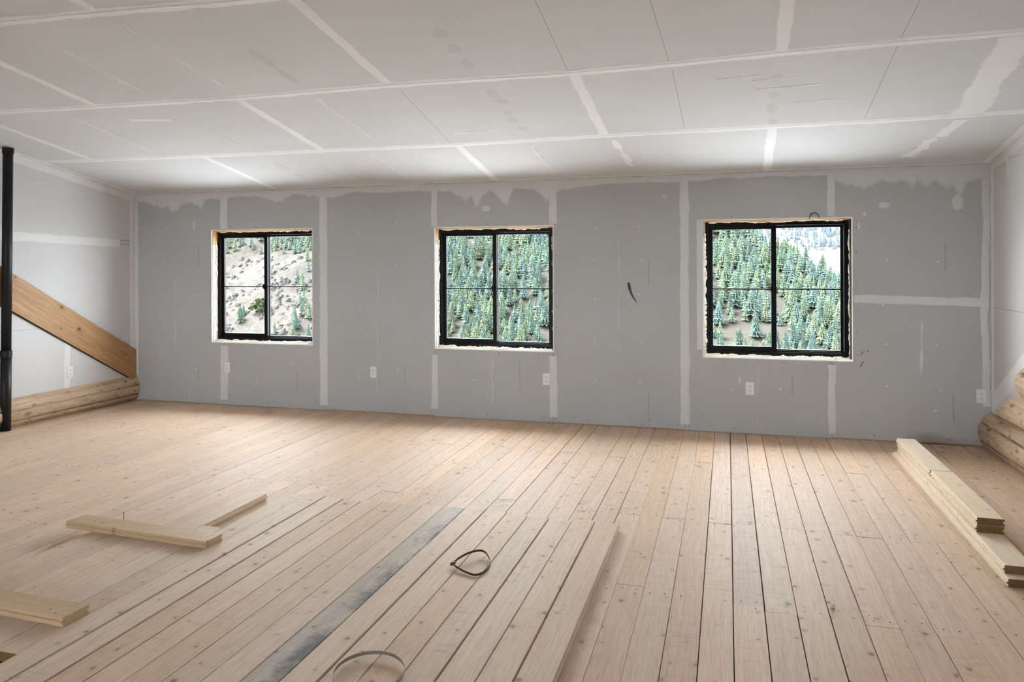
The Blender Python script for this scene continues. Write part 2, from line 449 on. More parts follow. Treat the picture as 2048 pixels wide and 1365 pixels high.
for k in range(k0, k1):
    xc = X0 + PITCH * (k + 0.5); ends = list(JOINTS.get(k, []))
    lim = -9.0
    if not ends or k % 3 == 0: ends.append(R.choice([-4.72, -5.9]) + R.uniform(-0.04, 0.04))
    if -22 <= k <= -20: ends = [e for e in ends if e > -4.3]; lim = -4.45      # boards left out: the hole in the floor
    ys = [0.012] + sorted(ends, reverse=True) + [lim]
    g = R.choice([0.0015, 0.002, 0.003, 0.004, 0.005, 0.006]) if k > -12 else R.choice([0.0008, 0.0012, 0.0016, 0.0022])
    for a, b in zip(ys, ys[1:]):
        wdt = PITCH - g; e0, e1 = R.choice([.0006, .0012, .003, .005]), R.choice([.0006, .0012, .003])
        mb = MB(); mb.extrude(SEC(wdt, 0.038, 0.0012), -(a - b) / 2 + e1, (a - b) / 2 - e0)
        mb.build('floor_plank', M['floor'], floor, (xc + R.uniform(-0.001, 0.001), (a + b) / 2, -0.038 + R.uniform(-0.0012, 0.0004)), (0, R.uniform(-0.004, 0.004), R.uniform(-0.0006, 0.0006)))
    for yj in (-0.25, -1.07, -2.41, -3.46, -4.74):
        for dy in ((-0.03, 0.03) if any(abs(e - yj) < 0.15 for e in ends) else (0.0,)):
            for dx in (-0.032, 0.032):
                if R.random() < 0.75:
                    nails.cyl((xc + dx + R.uniform(-0.006, 0.006), yj + dy + R.uniform(-0.012, 0.012), -0.004), 0.0034, 0.0048, 'z', 8)
tag(nails.build('nail_head', M['nail'], floor), kind='stuff')

# ------------------------------------------------------------------ BACK WALL
fr = MB(); slab_with_holes(fr, XL - 0.3, XR + 0.3, -0.16, H0 + 0.1, WINS, 0.0145, 0.215)
wall_back = tag(fr.build('wall_back', M['framing']), kind='structure')
EDGE = [XL, -5.237, -4.027, -2.793, -1.587, -0.370, 0.859, XR]
for i, (a, b) in enumerate(zip(EDGE, EDGE[1:])):
    zb = [0.006, 0.004, 0.014, 0.004, 0.010, 0.004, 0.012][i]
    for z0, z1 in ([(zb, H0)] if i < 6 else [(zb, 1.1985), (1.2005, H0)]):
        mb = MB(); slab_with_holes(mb, a + 0.0015, b - 0.0015, z0, z1, [h for h in WINS if h[1] > a and h[0] < b], 0.0, 0.0135)
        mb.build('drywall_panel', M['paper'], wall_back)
# taped joints
sd = 1
for x, wl, wr, parts in [(-5.237, 0.052, 0.050, [(1.905, H0), (0.055, 0.66)]), (-4.027, 0.050, 0.046, [(0.05, H0)]), (-2.793, 0.034, 0.034, [(1.89, H0), (0.075, 0.63)]),
                         (-1.587, 0.040, 0.040, [(1.89, H0), (0.055, 0.655)]), (-0.370, 0.042, 0.042, [(0.055, H0)]), (0.859, 0.033, 0.031, [(1.905, H0), (0.045, 0.655)])]:
    for z0, z1 in parts:
        band('joint_compound', [(x, z0), (x, z1 - 0.02)], wl, wr, on_back, M['mud'], wall_back, sd, 0.010); sd += 1
band('joint_compound', [(1.03, 1.203), (1.5, 1.19), (2.03, 1.178)], 0.036, 0.036, on_back, M['mud'], wall_back, sd, 0.008)
band('joint_compound', [(-0.238, 0.735), (-0.238, 1.90)], 0.028, 0.026, on_back, M['mud'], wall_back, sd + 1, 0.004)
DR = [(-6.27, .05), (-6.05, .10), (-5.902, .15), (-5.70, .06), (-5.541, .11), (-5.42, .02), (-5.284, .02), (-4.907, .0), (-4.541, .08), (-4.35, .0), (-4.183, .03), (-3.95, .06), (-3.719, 0), (-3.161, .01), (-2.837, .02), (-2.66, .03), (-2.52, .09),
      (-2.339, .18), (-2.2, .03), (-2.059, .17), (-1.95, .02), (-1.809, .03), (-1.62, .15), (-1.50, .05), (-1.136, 0), (-.452, 0), (.195, -.02), (.809, -.015), (.967, .09), (1.124, .14), (1.25, .06), (1.392, .08), (1.48, .13), (1.58, .11), (1.70, .11), (1.82, .20), (1.93, .10), (2.06, .08)]


def drip(q):
    x = q.x
    for (a, p), (b, r_) in zip(DR, DR[1:]):
        if a <= x <= b:
            u = (x - a) / (b - a); u = u * u * (3 - 2 * u)
            return max(-0.03, (p + (r_ - p) * u) * (0.9 + 0.5 * n1(x * 16, 3)))
    return 0.02


band('joint_compound', [(XL, H0 - 0.03), (XR, H0 - 0.03)], 0.028, 0.042, on_back, M['mud'], wall_back, 50, 0.012, 0.012, drip, 0.45)
band('joint_compound', [(XL + 0.028, 0.29), (XL + 0.028, H0)], 0.026, 0.026, on_back, M['mud'], wall_back, 51, 0.006)
band('joint_compound', [(XR - 0.030, 0.33), (XR - 0.030, 0.62), (XR - 0.045, 1.0), (XR - 0.038, 1.4), (XR - 0.026, 1.9), (XR - 0.028, H0)], 0.034, 0.026, on_back, M['mud'], wall_back, 52, 0.012)
# screws, filled spots, printed marks, gouge
sc = MB(); spots = []
for i, (a, b) in enumerate(zip(EDGE, EDGE[1:])):
    x = a + 0.03
    while x < b:
        sc.cyl((x, -0.0012, 0.045 + R.uniform(-0.008, 0.008)), 0.0042, 0.002, 'y', 8); x += R.choice([0.2, 0.26, 0.3])
    for xs in (a + 0.41, a + 0.82):
        for z in (0.42, 0.8, 1.15, 1.5, 1.9):
            if not any(h[0] - .05 < xs < h[1] + .05 and h[2] - .05 < z < h[3] + .05 for h in WINS):
                spots.append((xs + R.uniform(-0.02, 0.02), z + R.uniform(-0.08, 0.08), 0.010, 0.010))
for (a, b, c, d) in WINS:
    for t in (0.04, 0.2, 0.36, 0.55, 0.76, 0.93):
        for x in (a - 0.035, b + 0.035): sc.cyl((x + R.uniform(-.006, .006), -0.0012, c + t * (d - c)), 0.0042, 0.002, 'y', 8)
    for t in (0.3, 0.55, 0.88):
        sc.cyl((a + t * (b - a), -0.0012, c - 0.03), 0.0042, 0.002, 'y', 8)
        sc.cyl((a + (t - .1) * (b - a), -0.0012, d + 0.03), 0.0042, 0.002, 'y', 8)
tag(sc.build('drywall_screw', M['nail'], wall_back), kind='stuff')
spots += [(-5.62, 1.95, 0.015, 0.06), (-2.25, 2.05, .05, .03), (1.12, 1.92, 0.018, 0.025), (1.075, 1.82, .012, .03), (1.27, 1.99, 0.05, 0.03), (1.82, 2.0, 0.05, 0.07), (1.65, 0.28, .02, .012), (.1, .47, .012, .03), (-0.55, 2.12, .03, .01)]
patches('compound_spot', spots, on_back, M['mud'], wall_back, 5, 0.75)
band('joint_compound', [(1.545, 0.58), (1.55, 1.0)], 0.008, 0.010, on_back, M['mud'], wall_back, 57, 0.012)
for i, (x, z0, z1) in enumerate([(-5.88, .55, 1.6), (-4.83, .25, .62), (-3.42, .2, 1.6), (-2.2, .15, .6), (-.97, .7, 1.9), (.25, .1, .6)]):
    band('joint_compound', [(x, z0), (x + .01, z1)], 0.010, 0.010, on_back, M['faint'], wall_back, 70 + i, 0.02, 0.05, None, 0.25)
mk = MB()
for (x, z0, z1) in [(-5.563, 1.505, 1.735), (-5.57, .229, .449), (-4.345, .173, .383), (-3.115, .276, .477), (-2.187, .387, .581), (-1.916, .302, .59), (-.692, 1.314, 1.533), (-.694, .056, .317), (1.726, 1.446, 1.665), (1.784, .191, .417), (.537, .362, .536)]:
    z = z0
    while z < z1:
        h = R.uniform(0.012, 0.045); mk.box(x - 0.0028, x + 0.0028, -0.0006, 0.001, z, min(z + h, z1)); z += h + 0.006
tag(mk.build('printed_mark', M['mark'], wall_back), kind='stuff')
gm = MB(); gp = [(-.874, 1.335, .012), (-.868, 1.29, .014), (-.862, 1.265, .012), (-.842, 1.215, .010), (-.818, 1.175, .007), (-.794, 1.140, .001)]
gm.add([(x + sgn * wv, -0.001, z) for x, z, wv in gp for sgn in (-1, 1)] + [(x, 0.004, z) for x, z, wv in gp], [])
for i in range(5): gm.f += [(2 * i, 2 * i + 2, 13 + i, 12 + i), (2 * i + 1, 12 + i, 13 + i, 2 * i + 3), (2 * i, 2 * i + 1, 2 * i + 3, 2 * i + 2)]
tag(gm.build('gouge', plain('gouge_dark_paper', (0.085, 0.085, 0.08), 0.9, 0.1), wall_back), 'curved dark gouge torn in the paper')  # dark grey paper strip over the torn groove
scr = MB()
for (x, z, dx, dz) in [(1.085, .72, .03, .035), (1.13, .745, .02, .02), (1.08, .62, .03, .05)]:
    scr.tube([(x, -0.0012, z), (x + dx * .6, -0.0014, z + dz * .8), (x + dx, -0.0012, z + dz)], 0.0022, 5)
tag(scr.build('scuff_mark', M['nail'], wall_back), kind='stuff')


# ------------------------------------------------------------------ WINDOWS
def make_window(i, a, b, c, d):
    root = tag(empty('window_%d' % (i + 1), (a, 0, c)), kind='structure')
    W, H = b - a, d - c
    # cut gypsum edge of the drywall around the opening
    e = MB(); t = 0.006
    slab_with_holes(e, -t, W + t, -t, H + t, [(0.0025, W - 0.0025, 0.0035, H - 0.0025)], -0.0012, 0.0145)
    e.build('gypsum_edge', M['gypsum'], root)
    # framing jambs that line the opening
    for (x0, x1, z0, z1, mt) in ((0, .012, 0.012, H - .16, 'wrap'), (0, .012, H - .16, H - .012, 'framing'), (W - .012, W, 0.012, H - .012, 'old_wood'), (0, W, 0, .012, 'wrap'), (0, W, H - .012, H, 'framing')):
        MB().box(x0, x1, 0.0148, 0.175, z0, z1).build('jamb', M[mt], root)
    # frame
    m = 0.016; fy0, fy1 = 0.085, 0.175; fw = 0.036
    x0, x1, z0, z1 = m, W - m, m, H - m
    for (p, q, r_, s_) in ((x0, x0 + fw, z0, z1), (x1 - fw, x1, z0, z1), (x0 + fw, x1 - fw, z0, z0 + fw), (x0 + fw, x1 - fw, z1 - fw, z1)):
        MB().box(p, q, fy0, fy1, r_, s_).build('frame', M['black'], root)
    # raised track on the sill and head
    MB().box(x0 + fw, x1 - fw, fy0 + 0.022, fy0 + 0.026, z0 + fw, z0 + fw + 0.012).build('sill_track', M['black'], root)
    mid = (x0 + x1) / 2 - 0.012
    def sash(p, q, ya, yb, stl, str_, rail, latch):
        sz0, sz1 = z0 + fw, z1 - fw
        if latch: sz0 += 0.012
        o = MB(); slab_with_holes(o, p, q, sz0, sz1, [(p + stl, q - str_, sz0 + rail, sz1 - rail)], ya, yb)
        s_ = o.build('sash', M['black'], root)
        yc = (ya + yb) / 2
        MB().box(p + stl - .004, q - str_ + .004, yc - 0.002, yc + 0.002, sz0 + rail - .004, sz1 - rail + .004).build('pane', M['glass'], s_)
        zc = (z0 + z1) / 2 - 0.004
        MB().box(p + stl, q - str_, yc - 0.0075, yc + 0.0075, zc - 0.006, zc + 0.006).build('muntin', M['black'], s_)
        if latch:
            MB().box(q - str_ - 0.004, q - str_ + 0.018, ya - 0.014, ya, zc - 0.03, zc + 0.03).box(q - str_ - 0.010, q - str_ + 0.004, ya - 0.020, ya - 0.006, zc - 0.012, zc + 0.022).build('latch', M['black'], s_)
    sash(x0 + fw, mid + 0.020, 0.108, 0.130, 0.030, 0.040, 0.032, True)
    sash(mid - 0.010, x1 - fw, 0.140, 0.160, 0.035, 0.022, 0.022, False)
    # ragged spray foam and torn sealing strip between frame and opening
    def foam(p, q, r0, seed, zz=0.0):
        P = Vector(p); Q = Vector(q); n = int((Q - P).length / 0.018); pts = []; rad = []
        inward = Vector(((W / 2) - (P.x + Q.x) / 2, 0, (H / 2) - (P.z + Q.z) / 2)).normalized()
        for k in range(n + 1):
            u = P.lerp(Q, k / n); g = fbm(k * 0.23, seed + i * 9)
            pts.append(u + inward * (0.006 * g) + Vector((0, 0.014 * n1(k * 0.4, seed + 2), 0)))
            rad.append(max(0.003, r0 * (0.85 + 0.55 * g + 0.8 * n1(k * 1.9, seed + 4))))
        fb = MB(); fb.tube(pts, rad, 7); return fb.build('foam_seal', M['foam'], root, smooth=True)
    foam((0.01, 0.062, 0.016), (W - 0.01, 0.062, 0.016), 0.011, 21)
    foam((0.015, 0.060, 0.02), (0.015, 0.060, H - 0.12), 0.010, 33)
    foam((W - 0.015, 0.060, 0.02), (W - 0.015, 0.060, H - 0.10), 0.006, 45)
    foam((0.05, 0.066, H - 0.017), (W - 0.06, 0.066, H - 0.017), 0.008, 57)
    # torn wisps along the sill
    wv = MB(); r = random.Random(90 + i)
    for k in range(16):
        x = r.uniform(0.04, W - 0.04); hh = r.uniform(0.012, 0.035)
        wv.add([(x, 0.03, 0.006), (x + r.uniform(0.01, 0.04), 0.034, 0.006), (x + r.uniform(-0.02, 0.05), 0.030, 0.006 + hh), (x + 0.01, 0.04, 0.006)], [(0, 1, 2), (1, 3, 2), (3, 0, 2)])
    tag(wv.build('torn_edge', M['gypsum'], root), kind='stuff')
    return root


for i, q in enumerate(WINS): make_window(i, *q)


def fill_window(n, W, H, loc, rotz):
    root = tag(empty('window_%d' % n, loc, (0, 0, rotz)), kind='structure')
    f = MB(); slab_with_holes(f, 0, W, 0, H, [(.05, W / 2 - .025, .05, H - .05), (W / 2 + .025, W - .05, .05, H - .05)], 0.09, 0.16); f.build('frame', M['black'], root)
    for a, b in ((.046, W / 2 - .021), (W / 2 + .021, W - .046)): MB().box(a, b, .12, .124, .046, H - .046).build('pane', M['glass'], root)


fill_window(4, REAR[0][1] - REAR[0][0], REAR[0][3] - REAR[0][2], (REAR[0][1], YB, REAR[0][2]), math.pi)  # unseen window, put in to brighten the room

# ------------------------------------------------------------------ CEILING
YC1 = YB - 0.3
cb = MB()
def ceil_to(x, n, y): return (x, y, ceil_z(y) + n)
slab_with_holes(cb, XL - 1.6, XR + 1.6, YC1, 0.8, [], 0.0135, 0.25, ceil_to); cb.f = [f[::-1] for f in cb.f]  # unseen eave and side overhangs, widened to keep sun and sky out
ceiling = tag(cb.build('ceiling', M['framing']), kind='structure')
CY = [0.0, -1.123, -2.335, -3.53, -4.73, -5.93, -7.13, -8.33, -9.53, YC1]
for r_, (ya, yb) in enumerate(zip(CY, CY[1:])):
    xs = [XL] + [x for x in [[-4.61, -2.155, 0.323], [-5.81, -3.39, -0.925, 1.53], [-4.60, -2.185, 0.29], [-5.81, -3.39, -0.92, 1.53]][min(r_, 2 + r_ % 2)]] + [XR]
    for a, b in zip(xs, xs[1:]):
        mb = MB(); slab_with_holes(mb, a + .001, b - .001, yb + .001, ya - .001, [], 0.0, 0.013, ceil_to); mb.f = [f[::-1] for f in mb.f]
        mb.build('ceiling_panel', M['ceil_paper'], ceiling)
    for x in xs[1:-1]:
        wide = 0.10 if x == 1.53 else 0.038
        if x == 1.53 and r_ == 1:
            band('joint_compound', [(1.50, yb), (1.57, ya)], wide, wide, on_ceil, M['ceil_mud'], ceiling, 200 + r_, 0.04)
        else:
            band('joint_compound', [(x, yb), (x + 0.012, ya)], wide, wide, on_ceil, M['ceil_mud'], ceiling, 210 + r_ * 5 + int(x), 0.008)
C1 = [(XL, -1.215), (-6.05, -1.175), (-4.213, -1.123), (-2.215, -1.085), (-.911, -1.115), (.339, -1.124), (1.168, -1.128), (XR, -1.172)]
C2 = [(XL, -2.395), (-5.489, -2.38), (-4.654, -2.346), (-3.391, -2.307), (-2.185, -2.325), (-.931, -2.295), (-.298, -2.317), (.31, -2.353), (.916, -2.377), (XR, -2.385)]
C3 = [(XL, -3.62), (-4.048, -3.568), (-3.189, -3.538), (-2.483, -3.50), (0, -3.52), (XR, -3.56)]
for j, cc in enumerate((C1, C2, C3, [(XL, -4.75), (XR, -4.75)])):
    band('joint_compound', cc, 0.046, 0.046, on_ceil, M['ceil_mud'], ceiling, 240 + j, 0.012)
    band('joint_compound', cc, 0.012, 0.012, lambda s, t, n: on_ceil(s, t, n + 0.002), M['ceil_mud'], ceiling, 250 + j, 0.004)
band('joint_compound', [(1.575, -1.06), (1.54, -0.86), (1.525, -0.72)], 0.05, 0.05, on_ceil, M['ceil_mud'], ceiling, 261, 0.02)
band('joint_compound', [(1.50, -0.70), (1.40, -0.25)], 0.05, 0.05, on_ceil, M['ceil_mud'], ceiling, 262, 0.05, 0.03, None, 0.2)
band('joint_compound', [(-0.86, -1.0), (-0.80, -0.3)], 0.03, 0.03, on_ceil, M['ceil_mud'], ceiling, 263, 0.04, 0.03, None, 0.15)
band('joint_compound', [(XL, -0.012), (XR, -0.012)], 0.014, 0.016, on_ceil, M['ceil_mud'], ceiling, 264, 0.004)
band('joint_compound', [(XL + 0.03, -9), (XL + 0.03, -0.01)], 0.03, 0.036, on_ceil, M['ceil_mud'], ceiling, 265, 0.006)
band('joint_compound', [(XR - 0.03, -9), (XR - 0.03, -0.01)], 0.036, 0.03, on_ceil, M['ceil_mud'], ceiling, 266, 0.008)
for j, (a, b, ww) in enumerate([((-2.093, -1.34), (-1.683, -1.39), .012), ((-.07, -2.033), (.198, -2.061), .010), ((.177, -1.83), (.565, -1.858), .012), ((.441, -1.571), (.747, -1.588), .010), ((.15, -1.98), (.42, -2.0), .006), ((-4.55, -2.05), (-4.2, -2.0), .03)]):
    band('joint_compound', [a, b], ww, ww, on_ceil, M['ceil_mud'], ceiling, 270 + j, 0.012, 0.03, None, 0.4)
for j, (a, b) in enumerate([((-3.0, -1.0), (-2.98, -.2)), ((-5.0, -2.2), (-5.0, -1.3)), ((-4.0, -3.4), (-4.0, -2.5)), ((-3.35, -3.4), (-3.35, -2.5)), ((-2.8, -2.2), (-2.8, -1.2)), ((-1.54, -1.0), (-1.54, -.2)), ((-3.6, -.9), (-3.55, -.25))]):
    band('joint_compound', [a, b], .018, .018, on_ceil, M['ceil_faint'], ceiling, 280 + j, 0.03, 0.05, None, 0.1)
patches('damp_patch', [(-1.542, -2.54, .045, .08), (-1.55, -2.75, .05, .07), (-1.56, -2.95, .05, .07), (-1.529, -2.06, .05, .09), (-1.50, -1.92, .05, .06), (-1.527, -1.713, .045, .06), (-1.536, -1.551, .05, .06), (-1.507, -1.374, .045, .06), (-1.54, -.858, .05, .07), (-1.548, -.655, .045, .07),
                       (.307, -2.004, .04, .07), (.302, -1.725, .05, .08), (.306, -1.485, .05, .11), (.325, -1.23, .05, .07), (-2.79, -2.85, .05, .20), (-2.78, -2.58, .045, .14), (-4.03, -.75, .05, .2), (-4.04, -.42, .035, .12), (-4.03, -1.5, .03, .15), (-3.4, -1.6, .03, .1)], on_ceil, M['wet'], ceiling, 9, 0.62)
ln = MB()
for a, b in [((-.371, -3.08), (-.331, -2.36)), ((-.942, -3.196), (-.952, -2.343)), ((-.319, -2.228), (-.303, -1.16)), ((.916, -2.824), (.913, -2.43)), ((.915, -2.34), (.929, -1.20)), ((-2.136, -2.234), (-2.189, -1.15))]:
    ln.add([on_ceil(a[0] - .0018, a[1], .0007), on_ceil(a[0] + .0018, a[1], .0007), on_ceil(b[0] + .0018, b[1], .0007), on_ceil(b[0] - .0018, b[1], .0007)], [(0, 1, 2, 3)])
tag(ln.build('chalk_line', plain('pencil_grey', (0.36, 0.36, 0.36), 0.9, 0.1), ceiling), kind='stuff')

# ------------------------------------------------------------------ SIDE WALLS AND REAR WALL
def side_wall(name, x, sgn, sheets, pmat):
    """sgn: +1 when the room lies at larger x. sheets: (y0, y1, z0, z1); z1 None runs up to the ceiling"""
    def body(y0, y1, z0, z1, xa, xb):
        pts = [(y0, z0), (y1, z0), (y1, z1 if z1 else ceil_z(y1) - .001), (y0, z1 if z1 else ceil_z(y0) - .001)]
        return MB().add([(xx, y, z) for xx in (xa, xb) for y, z in pts], [(0, 1, 2, 3), (7, 6, 5, 4), (0, 4, 5, 1), (1, 5, 6, 2), (2, 6, 7, 3), (3, 7, 4, 0)])
    x0, x1 = (x - 0.25, x - 0.0145) if sgn > 0 else (x + 0.0145, x + 0.25)
    wl = tag(body(YB, 0.014, -.16, None, x0, x1).build(name, M['framing']), kind='structure')
    xa, xb = (x - 0.0135, x) if sgn > 0 else (x, x + 0.0135)
    for q in sheets: body(*q, xa, xb).build('drywall_panel', pmat, wl)
    return wl


wall_left = side_wall('wall_left', XL, 1, [(-.9, -.001, .0, .9), (-3.34, -.902, .0, .9), (-6, -3.342, .0, .9), (-2.44, -.001, .902, 1.768), (-6, -2.442, .902, 1.768), (-2.44, -.001, 1.770, 2.3455), (-6, -2.442, 1.770, 2.3455), (-3.6, -.18, 2.347, None), (-6, -3.602, 2.347, None), (YB + .01, -6.002, 0, None)], M['side_paper'])
band('joint_compound', [(-5, 1.800), (-1.468, 1.788), (-.207, 1.756)], 0.045, 0.045, on_left, M['side_mud'], wall_left, 301, 0.008)
band('joint_compound', [(-.90, .26), (-.90, .74)], 0.04, 0.04, on_left, M['side_mud'], wall_left, 302, 0.008)
band('joint_compound', [(-.035, .56), (-.035, 2.31)], 0.036, 0.034, on_left, M['side_mud'], wall_left, 303, 0.008)
band('joint_compound', [(-7, ceil_z(-7) - .04), (-.01, ceil_z(-.01) - .04)], 0.038, 0.05, on_left, M['side_mud'], wall_left, 304, 0.012, 0.03, None, 0.5)
pm = MB()
for z in (1.745, 1.790):
    y = -.20
    while y < -.01: pm.box(XL - .001, XL + .0006, y, y + .012, z - .005, z + .005); y += .017
tag(pm.build('printed_mark', M['mark'], wall_left), kind='stuff')
wall_right = side_wall('wall_right', XR, -1, [(-2.44, -.001, 0, 1.14), (-6, -2.442, 0, 1.14), (-2.44, -.001, 1.142, 2.29), (-6, -2.442, 1.142, 2.29), (-.12 - 2.44, -.13, 2.292, None), (-6, -2.562, 2.292, None), (YB + .01, -6.002, 0, None)], M['side_paper'])
band('joint_compound', [(-.035, .30), (-.035, 2.31)], 0.034, 0.036, on_right, M['side_mud'], wall_right, 311, 0.008)
band('joint_compound', [(-7, ceil_z(-7) - .04), (-.01, ceil_z(-.01) - .04)], 0.038, 0.045, on_right, M['side_mud'], wall_right, 312, 0.010)
band('joint_compound', [(-.36, 2.36), (-.41, 2.15)], 0.025, 0.03, on_right, M['side_mud'], wall_right, 313, 0.012)
band('joint_compound', [(-.02, .36), (-.45, .62), (-1.1, 1.02), (-1.8, 1.45)], 0.07, 0.07, on_right, M['side_mud'], wall_right, 314, 0.01)
rw = MB(); slab_with_holes(rw, XL - .3, XR + .3, -.16, ceil_z(YB), REAR, YB, YB - 0.2)
wall_rear = tag(rw.build('wall_rear', M['side_paper']), kind='structure')

# ------------------------------------------------------------------ LOGS
def make_log(name, xc, zc, rx, rz, y0, y1, label, seed, cracks, cutslope=0.0, roundend=0.0):
    """horizontal log along y from y0 (near the window wall) to y1; cracks: list of (angle, wander, depth)"""
    yl = y0 - y1; nL = int(yl / 0.035) + 1; nA = 72; vs = []; cov = []; fs = []
    for i in range(nL + 1):
        t = i / nL; y = -t * yl
        tap = 1.0
        if roundend and -y < roundend: tap = math.sqrt(max(0.02, 1 - ((roundend + y) / roundend) ** 2)) * 0.35 + 0.65
        for a in range(nA):
            an = 2 * math.pi * a / nA
            ca, sa = math.cos(an), math.sin(an)
            k = 1 + 0.03 * noise.noise(Vector((ca * 1.2, sa * 1.2, y * 1.1 + seed * 5))) + 0.012 * noise.noise(Vector((ca * 5, sa * 5, y * 2 + seed)))
            cv = 0.0
            for (ca0, wander, depth) in cracks:
                c0 = ca0 + wander * fbm(y * 0.8, seed + 3) + 0.05 * n1(y * 7, seed + 8)
                d = (an - c0 + math.pi) % (2 * math.pi) - math.pi
                gme = math.exp(-(d / 0.055) ** 2); k -= depth * gme; cv = max(cv, gme)
            yy = y
            if cutslope: yy = y - cutslope * (sa * rz * k * tap) * max(0, 1 - t * 6)
            vs.append((rx * k * tap * ca, yy, rz * k * tap * sa)); cov.append(cv ** 2 * 0.9)
    for i in range(nL):
        for a in range(nA): fs.append((i * nA + a, i * nA + (a + 1) % nA, (i + 1) * nA + (a + 1) % nA, (i + 1) * nA + a))
    root = tag(empty(name, (xc, y0, zc)), label, 'log')
    b = MB(); b.v = vs; b.f = fs; b.build('trunk', M['log'], root, smooth=True, cov=cov)
    for i in (0, nL):
        e = MB(); e.v = [vs[i * nA + a] for a in range(nA)]; e.f = [tuple(range(nA))]; e.build('sawn_end', M['cut'], root)
    return root


PI = math.pi
make_log('wall_log', XL - 0.075, 0.135, 0.150, 0.158, 0.012, -7.0, 'long peeled log lying along the foot of the left wall, under the sloping timber', 1, [(-0.42, 0.12, 0.09), (0.25, 0.08, 0.03)])
make_log('wall_log', 2.105, 0.128, 0.150, 0.166, -0.006, -7.0, 'lowest log of the right wall, cracked, its end against the window wall', 2, [(PI - 0.55, 0.10, 0.11), (PI + 0.35, 0.15, 0.04)])
make_log('wall_log', 2.125, 0.400, 0.158, 0.150, -0.46, -7.0, 'middle log of the right wall, slanted sawn end set back from the corner', 3, [(PI + 0.55, 0.06, 0.05)], 1.45)
make_log('wall_log', 2.110, 0.655, 0.155, 0.150, -0.71, -7.0, 'upper log of the right wall, its pale rounded end at the right edge', 4, [(PI - 0.5, 0.15, 0.06)], 0.5, 0.22)

# ------------------------------------------------------------------ SLOPING TIMBER ON THE LEFT WALL
br = empty('timber_brace', (XL, 0, 0)); tag(br, 'wide brown stained timber sloping down the left wall into the corner', 'timber')
ang = math.atan(0.5825)
def brace_mesh(grow, t0, t1):
    top = lambda y: 0.556 - 0.5825 * y + grow / math.cos(ang); bot = lambda y: 0.2068 - 0.5825 * y - grow / math.cos(ang)
    y0, y1 = -0.006, -3.4
    pts = [(y0, bot(y0)), (y0, top(y0)), (y1, top(y1)), (y1, bot(y1))]
    return pts, t0, t1
for nm, grow, t0, t1, mat in (('board', 0.0, 0.0032, 0.026, M['brace']), ('sealant_edge', 0.007, 0.003, 0.013, M['gap'])):
    pts, t0, t1 = brace_mesh(grow, t0, t1)
    # local frame: y along the timber so the grain follows it
    rot = Matrix.Rotation(-ang, 4, 'X')          # tips +y down
    inv = rot.inverted()
    v = [inv @ Vector((t, y, z)) for t in (t0, t1) for y, z in pts]
    b = MB(); b.add(v, [(0, 1, 2, 3), (7, 6, 5, 4), (0, 4, 5, 1), (1, 5, 6, 2), (2, 6, 7, 3), (3, 7, 4, 0)])
    o = b.build(nm, mat, br); o.rotation_euler = rot.to_euler()

# ------------------------------------------------------------------ POLE
pl = tag(empty('steel_pole', (-6.362, -1.62, 0)), 'slim black steel pole standing near the left wall, floor to ceiling', 'pole')
zt = ceil_z(-1.62)
b = MB(); b.tube([(0, 0, 0.002), (0.006, 0, 0.3), (0.013, 0, .70)], [.0445, .0445, .0445], 24); b.build('lower_pipe', M['pole'], pl, smooth=True)
b = MB(); b.tube([(0.013, 0, .705), (0.045, 0, zt - .010)], .0415, 24); b.build('upper_pipe', M['pole'], pl, smooth=True)
b = MB(); b.tube([(0.0125, 0, .665), (0.0125, 0, .675), (0.0138, 0, .735), (0.0138, 0, .745)], [.046, .0485, .0485, .043], 24); b.build('coupling', M['pole'], pl)
b = MB(); b.tube([(0.0445, 0, zt - .055), (0.045, 0, zt - .004)], [.046, .048], 24); b.build('top_collar', M['pole'], pl)

# ------------------------------------------------------------------ OUTLETS
def outlet(loc, rotz, label):
    o = tag(empty('wall_outlet', loc, (0, 0, rotz)), label, 'outlet')     # local: faces -y
    b = MB(); w_, h_, t = 0.0355, 0.0575, 0.006
    b.add([(-w_, 0, -h_), (w_, 0, -h_), (w_, 0, h_), (-w_, 0, h_), (-w_ + .003, -t, -h_ + .003), (w_ - .003, -t, -h_ + .003), (w_ - .003, -t, h_ - .003), (-w_ + .003, -t, h_ - .003)],
          [(4, 5, 6, 7), (0, 1, 5, 4), (1, 2, 6, 5), (2, 3, 7, 6), (3, 0, 4, 7), (0, 3, 2, 1)])
    b.build('cover_plate', M['plate'], o)
    for zc in (0.0195, -0.0195):
        r = MB(); n = 20; vs = []
        for d in (-t, -t - .002):
            for i in range(n):
                a = 2 * PI * i / n; vs.append((0.017 * math.cos(a), d, zc + max(-.0125, min(.0125, 0.0165 * math.sin(a)))))
        r.add(vs, [(i, n + i, n + (i + 1) % n, (i + 1) % n) for i in range(n)] + [tuple(range(n, 2 * n))])
        rc = r.build('receptacle', M['plate'], o)
        s = MB(); s.box(-.0078, -.0052, -t - .0026, -t, zc - .001, zc + .0075); s.box(.0052, .0078, -t - .0026, -t, zc - .001, zc + .0065)
        s.cyl((0, -t - .0026, zc - .0065), .0028, .0026, 'y', 10)
        s.build('slot', M['slot'], rc)
    MB().cyl((0, -t - .001, 0), .003, .001, 'y', 10).build('screw', M['plate'], o)


